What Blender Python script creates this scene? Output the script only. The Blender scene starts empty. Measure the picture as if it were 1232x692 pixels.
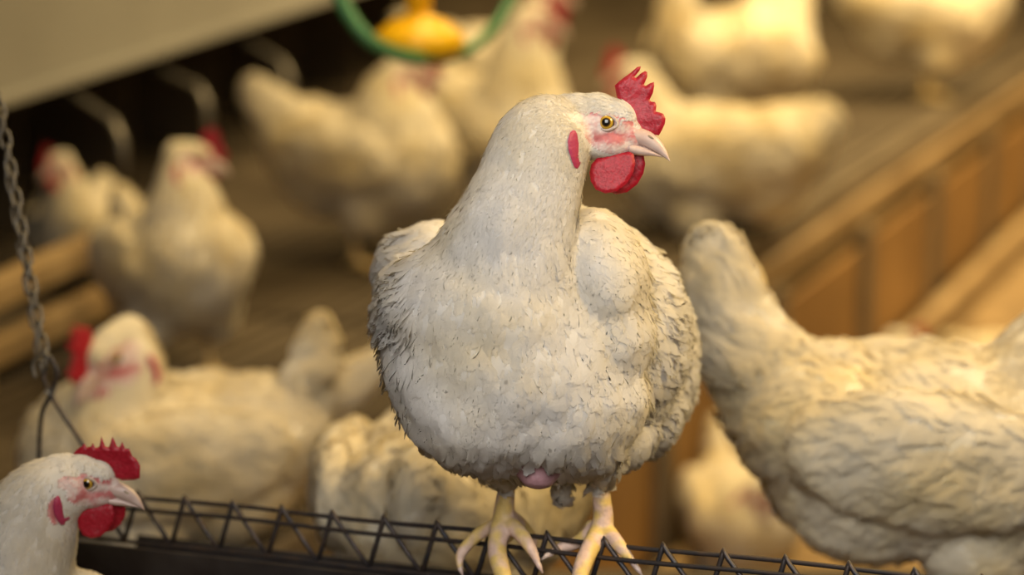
import bpy, bmesh, math, random
import numpy as np
from mathutils import Vector, Matrix, noise
from mathutils.bvhtree import BVHTree
from mathutils.geometry import delaunay_2d_cdt

C = bpy.context.scene.collection
sc = bpy.context.scene
R = math.radians
# ------------------------------------------------------------------ camera
TILT = R(12.5); FPX = 2909.0; CAMH = 1.03
cam_d = bpy.data.cameras.new('camera'); cam = bpy.data.objects.new('camera', cam_d); C.objects.link(cam)
cam.location = (0, 0, CAMH); cam.rotation_euler = (math.pi/2 - TILT, 0, 0)
cam_d.sensor_width = 36; cam_d.lens = FPX/1232*36
cam_d.dof.use_dof = True; cam_d.dof.focus_distance = 2.13; cam_d.dof.aperture_fstop = 2.4
cam_d.clip_start = .05
sc.camera = cam
_r = Vector((1, 0, 0)); _f = Vector((0, math.cos(TILT), -math.sin(TILT))); _u = Vector((0, math.sin(TILT), math.cos(TILT)))
CAM = Vector((0, 0, CAMH))
def P(px, py, d):
    """a point of the place that the photo shows at (px, py), d metres along the view axis"""
    return CAM + _f*d + _r*((px-616)/FPX*d) - _u*((py-346)/FPX*d)
def floor_pt(px, py, z=0.0):
    v = _f + _r*((px-616)/FPX) - _u*((py-346)/FPX)
    return CAM + v*((z-CAMH)/v.z)
# ------------------------------------------------------------------ world, lights, exposure
sc.view_settings.view_transform = 'Standard'; sc.view_settings.look = 'None'
sc.view_settings.gamma = 1; sc.view_settings.use_curve_mapping = False
sc.view_settings.exposure = 0.0
sc.cycles.use_denoising = True
sc.cycles.max_bounces = 6; sc.cycles.transparent_max_bounces = 40
w = bpy.data.worlds.new('world'); sc.world = w; w.use_nodes = True
w.node_tree.nodes['Background'].inputs[0].default_value = (1.0, .82, .55, 1)
w.node_tree.nodes['Background'].inputs[1].default_value = .12
def area(name, loc, target, size, power, col, size_y=None):
    l = bpy.data.lights.new(name, 'AREA'); l.size = size; l.energy = power; l.color = col
    if size_y: l.shape = 'RECTANGLE'; l.size_y = size_y
    o = bpy.data.objects.new(name, l); C.objects.link(o); o.location = loc
    o.rotation_euler = (Vector(target)-Vector(loc)).to_track_quat('-Z', 'Y').to_euler()
    return o
wl = area('key_light', (.0, .75, 1.4), (.24, 2.3, .38), 1.1, 5.9, (1.0, .965, .93)); wl.data.spread = R(74)  # soft key added out of frame near the camera, lighting the perched hen
wr = area('warm_light', (1.0, 1.85, 1.35), (.15, 2.2, .42), .4, 2.8, (1.0, .72, .33)); wr.data.spread = R(70)  # unseen warm light added at the right to brighten the perched hen's wing
area('warm_light', (1.2, 3.0, 2.1), (.3, 2.3, .3), .6, 24, (1.0, .70, .30))
area('warm_light', (-.15, 2.6, 2.4), (-.15, 3.0, 0), .5, 15, (1.0, .72, .34))  # unseen warm fill, added above the hens behind the grille
area('warm_light', (.3, 3.8, 2.5), (.3, 6.0, 0), .8, 58, (1.0, .74, .36))  # extra warm fill without a visible source, lights the fronts of the far hens
area('warm_light', (1.4, 5.8, 2.5), (1.7, 7.2, 0), 1.3, 155, (1.0, .72, .34))
area('warm_light', (2.2, 7.6, 2.5), (2.0, 8.2, 0), 1.6, 220, (1.0, .74, .36))

# ------------------------------------------------------------------ materials
def new_mat(name):
    m = bpy.data.materials.new(name); m.use_nodes = True
    nt = m.node_tree; b = nt.nodes['Principled BSDF']
    return m, nt, b
def N(nt, t, **kw):
    n = nt.nodes.new(t)
    for k, v in kw.items():
        if k.startswith('i_'): n.inputs[int(k[2:])].default_value = v
        else: setattr(n, k, v)
    return n
def mth(nt, op, a, b=None, c=None):
    n = nt.nodes.new('ShaderNodeMath'); n.operation = op
    for i, x in enumerate((a, b, c)):
        if x is None: continue
        if isinstance(x, (int, float)): n.inputs[i].default_value = x
        else: nt.links.new(x, n.inputs[i])
    return n.outputs[0]

def feather_mat(name, col, cream, fringe, trans=.46):
    m, nt, b = new_mat(name); L = nt.links
    tc = N(nt, 'ShaderNodeTexCoord'); uv = N(nt, 'ShaderNodeUVMap'); uv.uv_map = 'UVMap'
    sep = N(nt, 'ShaderNodeSeparateXYZ'); L.new(uv.outputs[0], sep.inputs[0])
    at = N(nt, 'ShaderNodeAttribute', attribute_name='pig'); at.attribute_type = 'GEOMETRY'
    u2 = mth(nt, 'ABSOLUTE', mth(nt, 'MULTIPLY_ADD', sep.outputs[0], 2.0, -1.0))
    idn = at.outputs['Alpha']
    s = mth(nt, 'SUBTRACT', sep.outputs[1], mth(nt, 'MULTIPLY', u2, .35))
    cv = N(nt, 'ShaderNodeCombineXYZ')
    L.new(mth(nt, 'MULTIPLY', s, 22.0), cv.inputs[0]); L.new(mth(nt, 'MULTIPLY', u2, 1.5), cv.inputs[1]); L.new(mth(nt, 'MULTIPLY', idn, 57.0), cv.inputs[2])
    nz = N(nt, 'ShaderNodeTexNoise'); nz.inputs['Scale'].default_value = 1.0; nz.inputs['Detail'].default_value = 2.0
    L.new(cv.outputs[0], nz.inputs['Vector'])
    bmp = N(nt, 'ShaderNodeBump'); bmp.inputs['Strength'].default_value = .42; bmp.inputs['Distance'].default_value = .0012
    L.new(nz.outputs[0], bmp.inputs['Height'])
    big = N(nt, 'ShaderNodeTexNoise'); big.inputs['Scale'].default_value = 9.0; big.inputs['Detail'].default_value = 3.0
    L.new(tc.outputs['Object'], big.inputs['Vector'])
    mr = N(nt, 'ShaderNodeMapRange'); mr.inputs[1].default_value = .42; mr.inputs[2].default_value = .68; L.new(big.outputs[0], mr.inputs[0])
    mx = N(nt, 'ShaderNodeMix', data_type='RGBA'); mx.inputs[6].default_value = (*col, 1); mx.inputs[7].default_value = (*cream, 1)
    L.new(mr.outputs[0], mx.inputs[0])
    # little specks of litter caught in the plumage
    sp = N(nt, 'ShaderNodeTexNoise'); sp.inputs['Scale'].default_value = 75.0; sp.inputs['Detail'].default_value = 1.0
    mp = N(nt, 'ShaderNodeMapping'); mp.inputs['Scale'].default_value = (1, 1, .55); L.new(tc.outputs['Object'], mp.inputs[0]); L.new(mp.outputs[0], sp.inputs['Vector'])
    sr = N(nt, 'ShaderNodeMapRange'); sr.inputs[1].default_value = .765; sr.inputs[2].default_value = .80; sr.inputs[4].default_value = .45; L.new(sp.outputs[0], sr.inputs[0])
    m2 = N(nt, 'ShaderNodeMix', data_type='RGBA'); L.new(mx.outputs[2], m2.inputs[6]); m2.inputs[7].default_value = (.16, .11, .05, 1); L.new(sr.outputs[0], m2.inputs[0])
    m3 = N(nt, 'ShaderNodeMix', data_type='RGBA', blend_type='MULTIPLY'); m3.inputs[0].default_value = 1
    L.new(m2.outputs[2], m3.inputs[6]); L.new(at.outputs['Color'], m3.inputs[7])
    L.new(m3.outputs[2], b.inputs['Base Color'])
    b.inputs['Roughness'].default_value = .75; b.inputs['Specular IOR Level'].default_value = .25
    b.inputs['Sheen Weight'].default_value = .25; b.inputs['Sheen Roughness'].default_value = .4
    L.new(bmp.outputs[0], b.inputs['Normal'])
    tr = N(nt, 'ShaderNodeBsdfTranslucent'); L.new(m3.outputs[2], tr.inputs[0])
    ms = N(nt, 'ShaderNodeMixShader'); ms.inputs[0].default_value = trans
    L.new(b.outputs[0], ms.inputs[1]); L.new(tr.outputs[0], ms.inputs[2])
    out = nt.nodes['Material Output']
    if fringe:
        # barbs part at the rim of each feather
        e = mth(nt, 'MAXIMUM', u2, mth(nt, 'MULTIPLY_ADD', sep.outputs[1], 2.4, -1.4))
        thr = mth(nt, 'MULTIPLY_ADD', nz.outputs[0], 1.5, .08)
        a = mth(nt, 'GREATER_THAN', e, thr)
        tp = N(nt, 'ShaderNodeBsdfTransparent'); m4 = N(nt, 'ShaderNodeMixShader')
        L.new(a, m4.inputs[0]); L.new(ms.outputs[0], m4.inputs[1]); L.new(tp.outputs[0], m4.inputs[2]); L.new(m4.outputs[0], out.inputs[0])
    else:
        L.new(ms.outputs[0], out.inputs[0])
    return m
def skin_mat(name):
    m, nt, b = new_mat(name); L = nt.links
    at = N(nt, 'ShaderNodeAttribute', attribute_name='pig')
    tc = N(nt, 'ShaderNodeTexCoord')
    v = N(nt, 'ShaderNodeTexVoronoi'); v.inputs['Scale'].default_value = 260; L.new(tc.outputs['Object'], v.inputs[0])
    n = N(nt, 'ShaderNodeTexNoise'); n.inputs['Scale'].default_value = 150; n.inputs['Detail'].default_value = 4; L.new(tc.outputs['Object'], n.inputs['Vector'])
    mr = N(nt, 'ShaderNodeMapRange'); mr.inputs[3].default_value = .72; mr.inputs[4].default_value = 1.15; L.new(n.outputs[0], mr.inputs[0])
    mx = N(nt, 'ShaderNodeMix', data_type='RGBA', blend_type='MULTIPLY'); mx.inputs[0].default_value = 1
    L.new(at.outputs['Color'], mx.inputs[6]); L.new(mr.outputs[0], mx.inputs[7]); L.new(mx.outputs[2], b.inputs['Base Color'])
    bp = N(nt, 'ShaderNodeBump'); bp.inputs['Strength'].default_value = .4; bp.inputs['Distance'].default_value = .001
    L.new(v.outputs[0], bp.inputs['Height']); L.new(bp.outputs[0], b.inputs['Normal'])
    b.inputs['Roughness'].default_value = .5; b.inputs['Specular IOR Level'].default_value = .35
    return m
def flat_mat(name, col, rough=.6, metal=0, bump=0, scale=60, var=.25, stretch=(1, 1, 1), sss=0, col2=None, spec=.4):
    m, nt, b = new_mat(name); L = nt.links
    tc = N(nt, 'ShaderNodeTexCoord'); mp = N(nt, 'ShaderNodeMapping'); mp.inputs['Scale'].default_value = stretch
    L.new(tc.outputs['Object'], mp.inputs[0])
    n = N(nt, 'ShaderNodeTexNoise'); n.inputs['Scale'].default_value = scale; n.inputs['Detail'].default_value = 5; L.new(mp.outputs[0], n.inputs['Vector'])
    rp = N(nt, 'ShaderNodeValToRGB')
    c2 = col2 or tuple(c*(1-var) for c in col)
    rp.color_ramp.elements[0].position = .32; rp.color_ramp.elements[0].color = (*c2, 1)
    rp.color_ramp.elements[1].position = .68; rp.color_ramp.elements[1].color = (*col, 1)
    L.new(n.outputs[0], rp.inputs[0]); L.new(rp.outputs[0], b.inputs['Base Color'])
    b.inputs['Roughness'].default_value = rough; b.inputs['Metallic'].default_value = metal
    b.inputs['Specular IOR Level'].default_value = spec
    if sss:
        b.inputs['Subsurface Weight'].default_value = sss; b.inputs['Subsurface Radius'].default_value = (.008, .002, .001); b.inputs['Subsurface Scale'].default_value = .5
    if bump:
        bp = N(nt, 'ShaderNodeBump'); bp.inputs['Strength'].default_value = bump; bp.inputs['Distance'].default_value = .002
        L.new(n.outputs[0], bp.inputs['Height']); L.new(bp.outputs[0], b.inputs['Normal'])
    return m
M_FEA = feather_mat('white_plumage', (.86, .83, .78), (.84, .765, .60), True)
M_BG = feather_mat('white_plumage_far', (.85, .78, .62), (.83, .71, .44), False)
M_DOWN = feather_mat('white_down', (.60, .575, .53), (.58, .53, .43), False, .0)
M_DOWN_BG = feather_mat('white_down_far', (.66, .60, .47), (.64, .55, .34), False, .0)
M_SKIN = skin_mat('bare_skin')
M_COMB = flat_mat('red_comb_skin', (.40, .012, .028), .42, bump=.35, scale=330, col2=(.27, .005, .013), sss=.05, spec=.4)
M_WAT = flat_mat('red_wattle_skin', (.38, .008, .022), .45, bump=.35, scale=420, col2=(.26, .004, .011), sss=.05, spec=.4)
M_LOBE = flat_mat('ear_lobe_skin', (.36, .035, .08), .5, bump=.5, scale=300, col2=(.33, .03, .09))
M_BEAK = flat_mat('beak_horn', (.60, .48, .41), .32, bump=.15, scale=90, col2=(.50, .35, .30), spec=.5)
M_LID = flat_mat('eyelid_skin', (.52, .42, .36), .5, bump=.3, scale=300)
M_WIRE = flat_mat('dark_coated_wire', (.035, .036, .042), .45, metal=.5, scale=80, col2=(.07, .05, .04))
M_STEEL = flat_mat('weathered_zinc', (.16, .15, .13), .42, metal=.7, scale=90, col2=(.2, .18, .15))
M_TROUGH = flat_mat('dark_trough_metal', (.05, .045, .045), .6, metal=.3, scale=20, col2=(.025, .02, .02))
M_SLAT = flat_mat('worn_slat_wood', (.095, .070, .040), .75, bump=.3, scale=3.2, stretch=(1, 1, 1), col2=(.035, .022, .009))
M_WOOD = flat_mat('orange_brown_timber', (.36, .20, .06), .7, bump=.3, scale=3.5, col2=(.20, .105, .028))
M_WOOD2 = flat_mat('pale_timber', (.33, .225, .105), .7, bump=.3, scale=4, col2=(.20, .125, .05))
M_LITTER = flat_mat('litter', (.27, .18, .08), .95, bump=.8, scale=9, col2=(.12, .075, .03))
M_PANEL = flat_mat('grey_beige_panel', (.24, .23, .20), .6, scale=2.5, col2=(.20, .19, .165))
M_WALL = flat_mat('dim_wall', (.16, .12, .07), .9, scale=1.5, col2=(.10, .075, .045))
M_DARK = flat_mat('nest_interior', (.16, .12, .07), .9, scale=5, col2=(.11, .08, .045))
M_GREEN = flat_mat('green_hose', (.06, .22, .085), .4, scale=20, col2=(.045, .16, .06))
M_YEL = flat_mat('yellow_plastic', (.88, .52, .01), .35, scale=15, col2=(.78, .42, .008))
def eye_mat():
    m, nt, b = new_mat('amber_eye'); L = nt.links
    at = N(nt, 'ShaderNodeAttribute', attribute_name='pig'); L.new(at.outputs['Color'], b.inputs['Base Color'])
    b.inputs['Roughness'].default_value = .06; b.inputs['Coat Weight'].default_value = .6; b.inputs['Coat Roughness'].default_value = .03
    return m
M_EYE = eye_mat()

# ------------------------------------------------------------------ object helpers
def link(name, me, mat=None, parent=None, loc=None):
    o = bpy.data.objects.new(name, me); C.objects.link(o)
    if mat: me.materials.append(mat)
    if parent: o.parent = parent
    return o
def thing(name, label, cat, loc, group=None):
    o = bpy.data.objects.new(name, None); C.objects.link(o); o.location = loc; o.empty_display_size = .05
    o['label'] = label; o['category'] = cat
    if group: o['group'] = group
    return o
def tag(o, label, cat, group=None):
    o['label'] = label; o['category'] = cat
    if group: o['group'] = group
    return o
def structure(o): o['kind'] = 'structure'; return o
def smooth(me): me.polygons.foreach_set('use_smooth', [True]*len(me.polygons))
def add_box(bm, c, ax, ay, az):
    """box from centre and three half-axis vectors"""
    c = Vector(c); vs = []
    for sx in (-1, 1):
        for sy in (-1, 1):
            for sz in (-1, 1): vs.append(bm.verts.new(c + ax*sx + ay*sy + az*sz))
    for f in ((0, 1, 3, 2), (4, 6, 7, 5), (0, 4, 5, 1), (2, 3, 7, 6), (0, 2, 6, 4), (1, 5, 7, 3)): bm.faces.new([vs[i] for i in f])
def add_beam(bm, a, b, wd, h, up=Vector((0, 0, 1))):
    a = Vector(a); b = Vector(b); d = b-a; s = d.cross(up).normalized(); u = s.cross(d).normalized()
    add_box(bm, (a+b)/2, d/2, s*(wd/2), u*(h/2))
def add_tube(bm, pts, rad, seg=8, closed=False, cap=True):
    pts = [Vector(p) for p in pts]; n = len(pts); rings = []
    rr = rad if isinstance(rad, (list, tuple)) else [rad]*n
    t0 = (pts[1]-pts[0]).normalized(); ref = t0.orthogonal().normalized()
    for i, p in enumerate(pts):
        if closed: t = (pts[(i+1) % n]-pts[i-1]).normalized()
        else: t = (pts[min(i+1, n-1)]-pts[max(i-1, 0)]).normalized()
        ref = (ref - t*ref.dot(t)).normalized(); b = t.cross(ref)
        rings.append([bm.verts.new(p+(ref*math.cos(2*math.pi*k/seg)+b*math.sin(2*math.pi*k/seg))*rr[i]) for k in range(seg)])
    for i in range(n if closed else n-1):
        A = rings[i]; B = rings[(i+1) % n]
        for k in range(seg): bm.faces.new((A[k], A[(k+1) % seg], B[(k+1) % seg], B[k]))
    if cap and not closed: bm.faces.new(rings[0][::-1]); bm.faces.new(rings[-1])
def bm_obj(name, bm, mat, parent=None, origin=None, sm=False, bevel=0):
    """mesh from a bmesh drawn in world space; its origin goes to `origin` (or its parent's place)"""
    bmesh.ops.recalc_face_normals(bm, faces=bm.faces)
    org = Vector(parent.location) if parent is not None and origin is None else Vector(origin or (0, 0, 0))
    if parent is not None: org = world_of(parent)
    for v in bm.verts: v.co -= org
    me = bpy.data.meshes.new(name); bm.to_mesh(me); bm.free()
    if sm: smooth(me)
    o = link(name, me, mat, parent)
    if parent is None: o.location = org
    if bevel:
        md = o.modifiers.new('bevel', 'BEVEL'); md.width = bevel; md.segments = 2
    return o
def world_of(o):
    v = Vector((0, 0, 0))
    while o is not None: v = v+Vector(o.location); o = o.parent
    return v
def spline(pts, n):
    """Catmull-Rom through rows of numbers"""
    p = np.array(pts, float); p = np.vstack([2*p[0]-p[1], p, 2*p[-1]-p[-2]]); out = []
    for i in range(1, len(p)-2):
        for k in range(n):
            t = k/n
            out.append(.5*((2*p[i])+(-p[i-1]+p[i+1])*t+(2*p[i-1]-5*p[i]+4*p[i+1]-p[i+2])*t*t+(-p[i-1]+3*p[i]-3*p[i+1]+p[i+2])*t**3))
    out.append(p[-2]); return np.array(out)

# ------------------------------------------------------------------ plumage and bodies
ICO = {}
def ico(sub):
    if sub not in ICO:
        bm = bmesh.new(); bmesh.ops.create_icosphere(bm, subdivisions=sub, radius=1)
        ICO[sub] = (np.array([v.co[:] for v in bm.verts]), np.array([[v.index for v in f.verts] for f in bm.faces])); bm.free()
    return ICO[sub]
class Body:
    """volumes that are fused into one continuous skin"""
    def __init__(s): s.v = []; s.f = []; s.n = 0
    def ell(s, c, ax, ay, az, sub=4):
        v, f = ico(sub); A = np.array([ax, ay, az], float)
        s.v.append(v@A+np.array(c)); s.f.append(f+s.n); s.n += len(v)
    def chain(s, rows, n=5, sub=3):
        """rows x y z r"""
        for x, y, z, r in spline(rows, n): s.ell((x, y, z), (r, 0, 0), (0, r, 0), (0, 0, r), sub)
    def build(s, voxel, iters, lump=0, keep=None, relax=0):
        v = np.vstack(s.v); f = np.vstack(s.f)
        me = bpy.data.meshes.new('tmp'); me.from_pydata(v.tolist(), [], f.tolist())
        o = bpy.data.objects.new('tmp', me); C.objects.link(o)
        md = o.modifiers.new('r', 'REMESH'); md.mode = 'VOXEL'; md.voxel_size = voxel
        md = o.modifiers.new('s', 'SMOOTH'); md.factor = .5; md.iterations = iters
        dg = bpy.context.evaluated_depsgraph_get(); ev = o.evaluated_get(dg)
        m2 = bpy.data.meshes.new_from_object(ev)
        bpy.data.objects.remove(o); bpy.data.meshes.remove(me)
        vs = np.empty(len(m2.vertices)*3); m2.vertices.foreach_get('co', vs); vs = vs.reshape(-1, 3)
        fs = [tuple(p.vertices) for p in m2.polygons]
        nv_ = np.empty(len(m2.vertices)*3); m2.vertices.foreach_get('normal', nv_); nv_ = nv_.reshape(-1, 3)
        bpy.data.meshes.remove(m2)
        if relax:
            e = np.array([(f[i], f[(i+1) % len(f)]) for f in fs for i in range(len(f))]); k_ = keep(vs)[:, None]*.6
            deg = np.bincount(e[:, 0], minlength=len(vs))[:, None]+1e-9
            for _ in range(relax):
                acc = np.stack([np.bincount(e[:, 0], weights=vs[e[:, 1], c], minlength=len(vs)) for c in range(3)], 1)/deg
                vs = vs+(acc-vs)*k_
        if lump:
            h = np.array([noise.noise(Vector(p)*24)*1.0+noise.noise(Vector(p)*60)*.45 for p in vs.tolist()])
            if keep is not None: h = h*keep(vs)
            vs = vs+nv_*(h*lump)[:, None]
        return vs, fs
def feather_sheet(vs, fs, skinmask, flow, sizef, count, rng, nv=6, nu=5, colf=None, region=None):
    """many feathers lying on the skin: returns vertices, quads, uv, pig"""
    F = np.array([f if len(f) == 4 else (*f, f[2]) for f in fs])
    a, b, c, d = (vs[F[:, i]] for i in range(4))
    nr = np.cross(c-a, d-b); ar = np.linalg.norm(nr, axis=1)*.5+1e-12
    cen = (a+b+c+d)/4
    wgt = ar*np.array(sizef['dens'](cen)); wgt[skinmask[F].max(axis=1) > .5] = 0
    idx = rng.choice(len(F), count, p=wgt/wgt.sum())
    r1 = rng.random(count)[:, None]; r2 = rng.random(count)[:, None]
    root = (a*(1-r1)+b*r1)[0:0] if False else (a[idx]*(1-r1)*(1-r2)+b[idx]*r1*(1-r2)+c[idx]*r1*r2+d[idx]*(1-r1)*r2)
    bvh = BVHTree.FromPolygons([tuple(x) for x in vs.tolist()], fs)
    nn = nr[idx]/np.linalg.norm(nr[idx], axis=1)[:, None]
    Ls, Ws, lift = sizef['size'](root, rng)
    fl = flow(root); fl += rng.normal(0, .13, fl.shape)
    U = np.linspace(-1, 1, nu); V = np.linspace(0, 1, nv)
    wp = np.array([.45+.55*math.sin(math.pi*min(1, v*.62+.12))**.8 if v < .75 else 1.0 for v in V])
    wp = np.interp(V, [0, .3, .6, .85, 1], [.45, .85, 1, .78, .30])
    out = np.empty((count, nv, nu, 3)); nrm = np.empty((count, nv, nu, 3))
    fn = bvh.find_nearest
    for i in range(count):
        p = Vector(root[i]); n = Vector(nn[i]); t = Vector(fl[i]); L = Ls[i]; W = Ws[i]; lf = lift[i]
        t = (t-n*t.dot(n))
        if t.length < 1e-6: t = n.orthogonal()
        t.normalize(); st = L/(nv-1); curve = rng.normal(0, .10); ex = rng.random()*.0005
        for j in range(nv):
            v = V[j]
            if j:
                q, qn, _, _ = fn(p+t*st)
                if q is None: q = p+t*st; qn = n
                t2 = q-p
                if t2.length > 1e-7: t = t2.normalized()
                p = q; n = (n*.5+qn*.5).normalized(); t = (t-n*t.dot(n)).normalized()
                t = (t+n.cross(t)*curve).normalized()
            s = n.cross(t)
            ctr = p+n*(-.0006+ex+lf*v*v+.0006*v)
            w2 = W*wp[j]
            for k in range(nu):
                u = U[k]
                off = s*(u*w2)-n*(u*u*w2*.22)
                back = -t*(abs(u)**2*L*.16*(1 if j else 0))
                out[i, j, k] = ctr+off+back; nrm[i, j, k] = (n+s*(u*.22)).normalized()
    vv = out.reshape(-1, 3)
    base = (np.arange(count)*nv*nu)[:, None, None]
    j, k = np.meshgrid(np.arange(nv-1), np.arange(nu-1), indexing='ij'); q = j*nu+k
    quads = np.stack([q, q+nu, q+nu+1, q+1], -1).reshape(1, -1, 4)+base
    quads = quads.reshape(-1, 4)
    uu, v2 = np.meshgrid((U+1)/2, V); uv = np.broadcast_to(np.stack([uu, v2], -1)[None], (count, nv, nu, 2)).reshape(-1, 2)
    shade = rng.uniform(.93, 1.0, count); pid = rng.random(count)
    pig = np.ones((count, nv*nu, 4)); pig[:, :, :3] *= shade[:, None, None]
    if colf is not None: pig[:, :, :3] *= colf(root)[:, None, :]
    pig[:, :, 3] = pid[:, None]
    return vv, quads, uv, pig.reshape(-1, 4), nrm.reshape(-1, 3)
def make_mesh(name, vs, fs, pig, mask, sheet, origin, down=None):
    """skin + feathers as one mesh"""
    nf = len(vs); allv = vs; q = [list(f) for f in fs]
    if sheet: allv = np.vstack([vs, sheet[0]]); q = q+(sheet[1]+nf).tolist()
    allv = allv-np.array(origin)
    me = bpy.data.meshes.new(name); me.from_pydata(allv.tolist(), [], q)
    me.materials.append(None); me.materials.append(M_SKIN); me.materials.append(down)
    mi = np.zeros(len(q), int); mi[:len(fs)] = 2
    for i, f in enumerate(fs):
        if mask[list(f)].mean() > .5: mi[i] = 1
    me.polygons.foreach_set('material_index', mi)
    smooth(me)
    pg = pig if not sheet else np.vstack([pig, sheet[3]])
    at = me.color_attributes.new('pig', 'FLOAT_COLOR', 'POINT'); at.data.foreach_set('color', pg.ravel())
    uvl = me.uv_layers.new(name='UVMap')
    uvv = np.full((nf, 2), .5); uvv[:, 1] = .3
    if sheet: uvv = np.vstack([uvv, sheet[2]])
    li = np.empty(len(me.loops), int); me.loops.foreach_get('vertex_index', li)
    uvl.data.foreach_set('uv', uvv[li].ravel())
    if sheet:
        cn = np.zeros((len(allv), 3)); cn[nf:] = sheet[4]
        me.normals_split_custom_set_from_vertices(cn.tolist())
    return me

# ------------------------------------------------------------------ head parts (head frame: u forward, v up, w sideways; unit = one head pixel)
def zz(pts, ox, oy, k=1.0): return [((x-ox)*k, -(y-oy)*k) for x, y in pts]
COMB_A = zz([(380, 225), (366, 190), (358, 148), (378, 130), (400, 112), (428, 92), (452, 70), (468, 68), (462, 86), (440, 112), (448, 116), (466, 98), (484, 87), (494, 92), (494, 112), (480, 146), (488, 150), (504, 140), (522, 134), (524, 150), (518, 180), (504, 208), (510, 216), (527, 218), (533, 232), (530, 258), (546, 262), (562, 268), (571, 288), (568, 310), (555, 338), (543, 358), (505, 352), (470, 352), (440, 330), (425, 280), (400, 245)], 328, 308, 1/3.46)
COMB_B = zz([(305, 190), (328, 165), (352, 150), (362, 136), (372, 156), (392, 150), (401, 134), (412, 156), (430, 150), (440, 104), (456, 150), (472, 152), (488, 106), (506, 150), (518, 154), (530, 128), (543, 160), (560, 156), (572, 190), (592, 206), (606, 236), (602, 290), (575, 300), (520, 305), (490, 290), (470, 240), (440, 225), (380, 218), (325, 206)], 385, 298, 1/3.605/.84)
WATT = zz([(262, 480), (255, 515), (260, 550), (282, 586), (322, 602), (368, 594), (412, 560), (438, 515), (446, 475), (440, 440), (425, 425), (380, 428), (320, 445), (285, 455)], 328, 308, 1/3.46)
def puff(outline, thick, step=2.2, wob=.6, seed=0):
    """a fleshy plate from its outline: thickest inside, rounded to the rim"""
    o = np.array(outline); oc = []
    for i in range(len(o)):
        a, b = o[i], o[(i+1) % len(o)]; n = max(1, int(np.linalg.norm(b-a)/1.6))
        for k in range(n): oc.append(a+(b-a)*k/n)
    o = np.array(oc); n = len(o)
    def inside(p):
        x, y = p; c = False; j = n-1
        for i in range(n):
            if (o[i, 1] > y) != (o[j, 1] > y) and x < (o[j, 0]-o[i, 0])*(y-o[i, 1])/(o[j, 1]-o[i, 1])+o[i, 0]: c = not c
            j = i
        return c
    def ed(p): return np.min(np.linalg.norm(o-p, axis=1))
    pts = [Vector(p) for p in o]
    y = o[:, 1].min(); row = 0
    while y < o[:, 1].max():
        x = o[:, 0].min()+(row % 2)*step/2
        while x < o[:, 0].max():
            p = np.array((x, y))
            if inside(p) and ed(p) > step*.55: pts.append(Vector(p))
            x += step
        y += step*.87; row += 1
    vs, es, fs, *_ = delaunay_2d_cdt(pts, [], [list(range(n))], 1, 1e-5)
    V = []; k = len(vs)
    for sgn in (1, -1):
        for v in vs:
            d = ed(np.array(v[:])); h = thick*math.sqrt(min(1, d/(thick*1.4+1e-6)))
            bend = wob*math.sin(v.x*.11+seed)+wob*.5*math.sin(v.y*.17+seed*2)
            fold = .5*noise.noise(Vector((v.x*.12, v.y*.12, seed)))*min(1, d/3)
            V.append((v.x, v.y, sgn*h+bend+fold*sgn))
    F = [tuple(f) for f in fs]+[tuple(i+k for i in reversed(f)) for f in fs]
    return V, F
PUFFS = {}
def puff_cached(key, *a, **k):
    if key not in PUFFS: PUFFS[key] = puff(*a, **k)
    return PUFFS[key]
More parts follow.
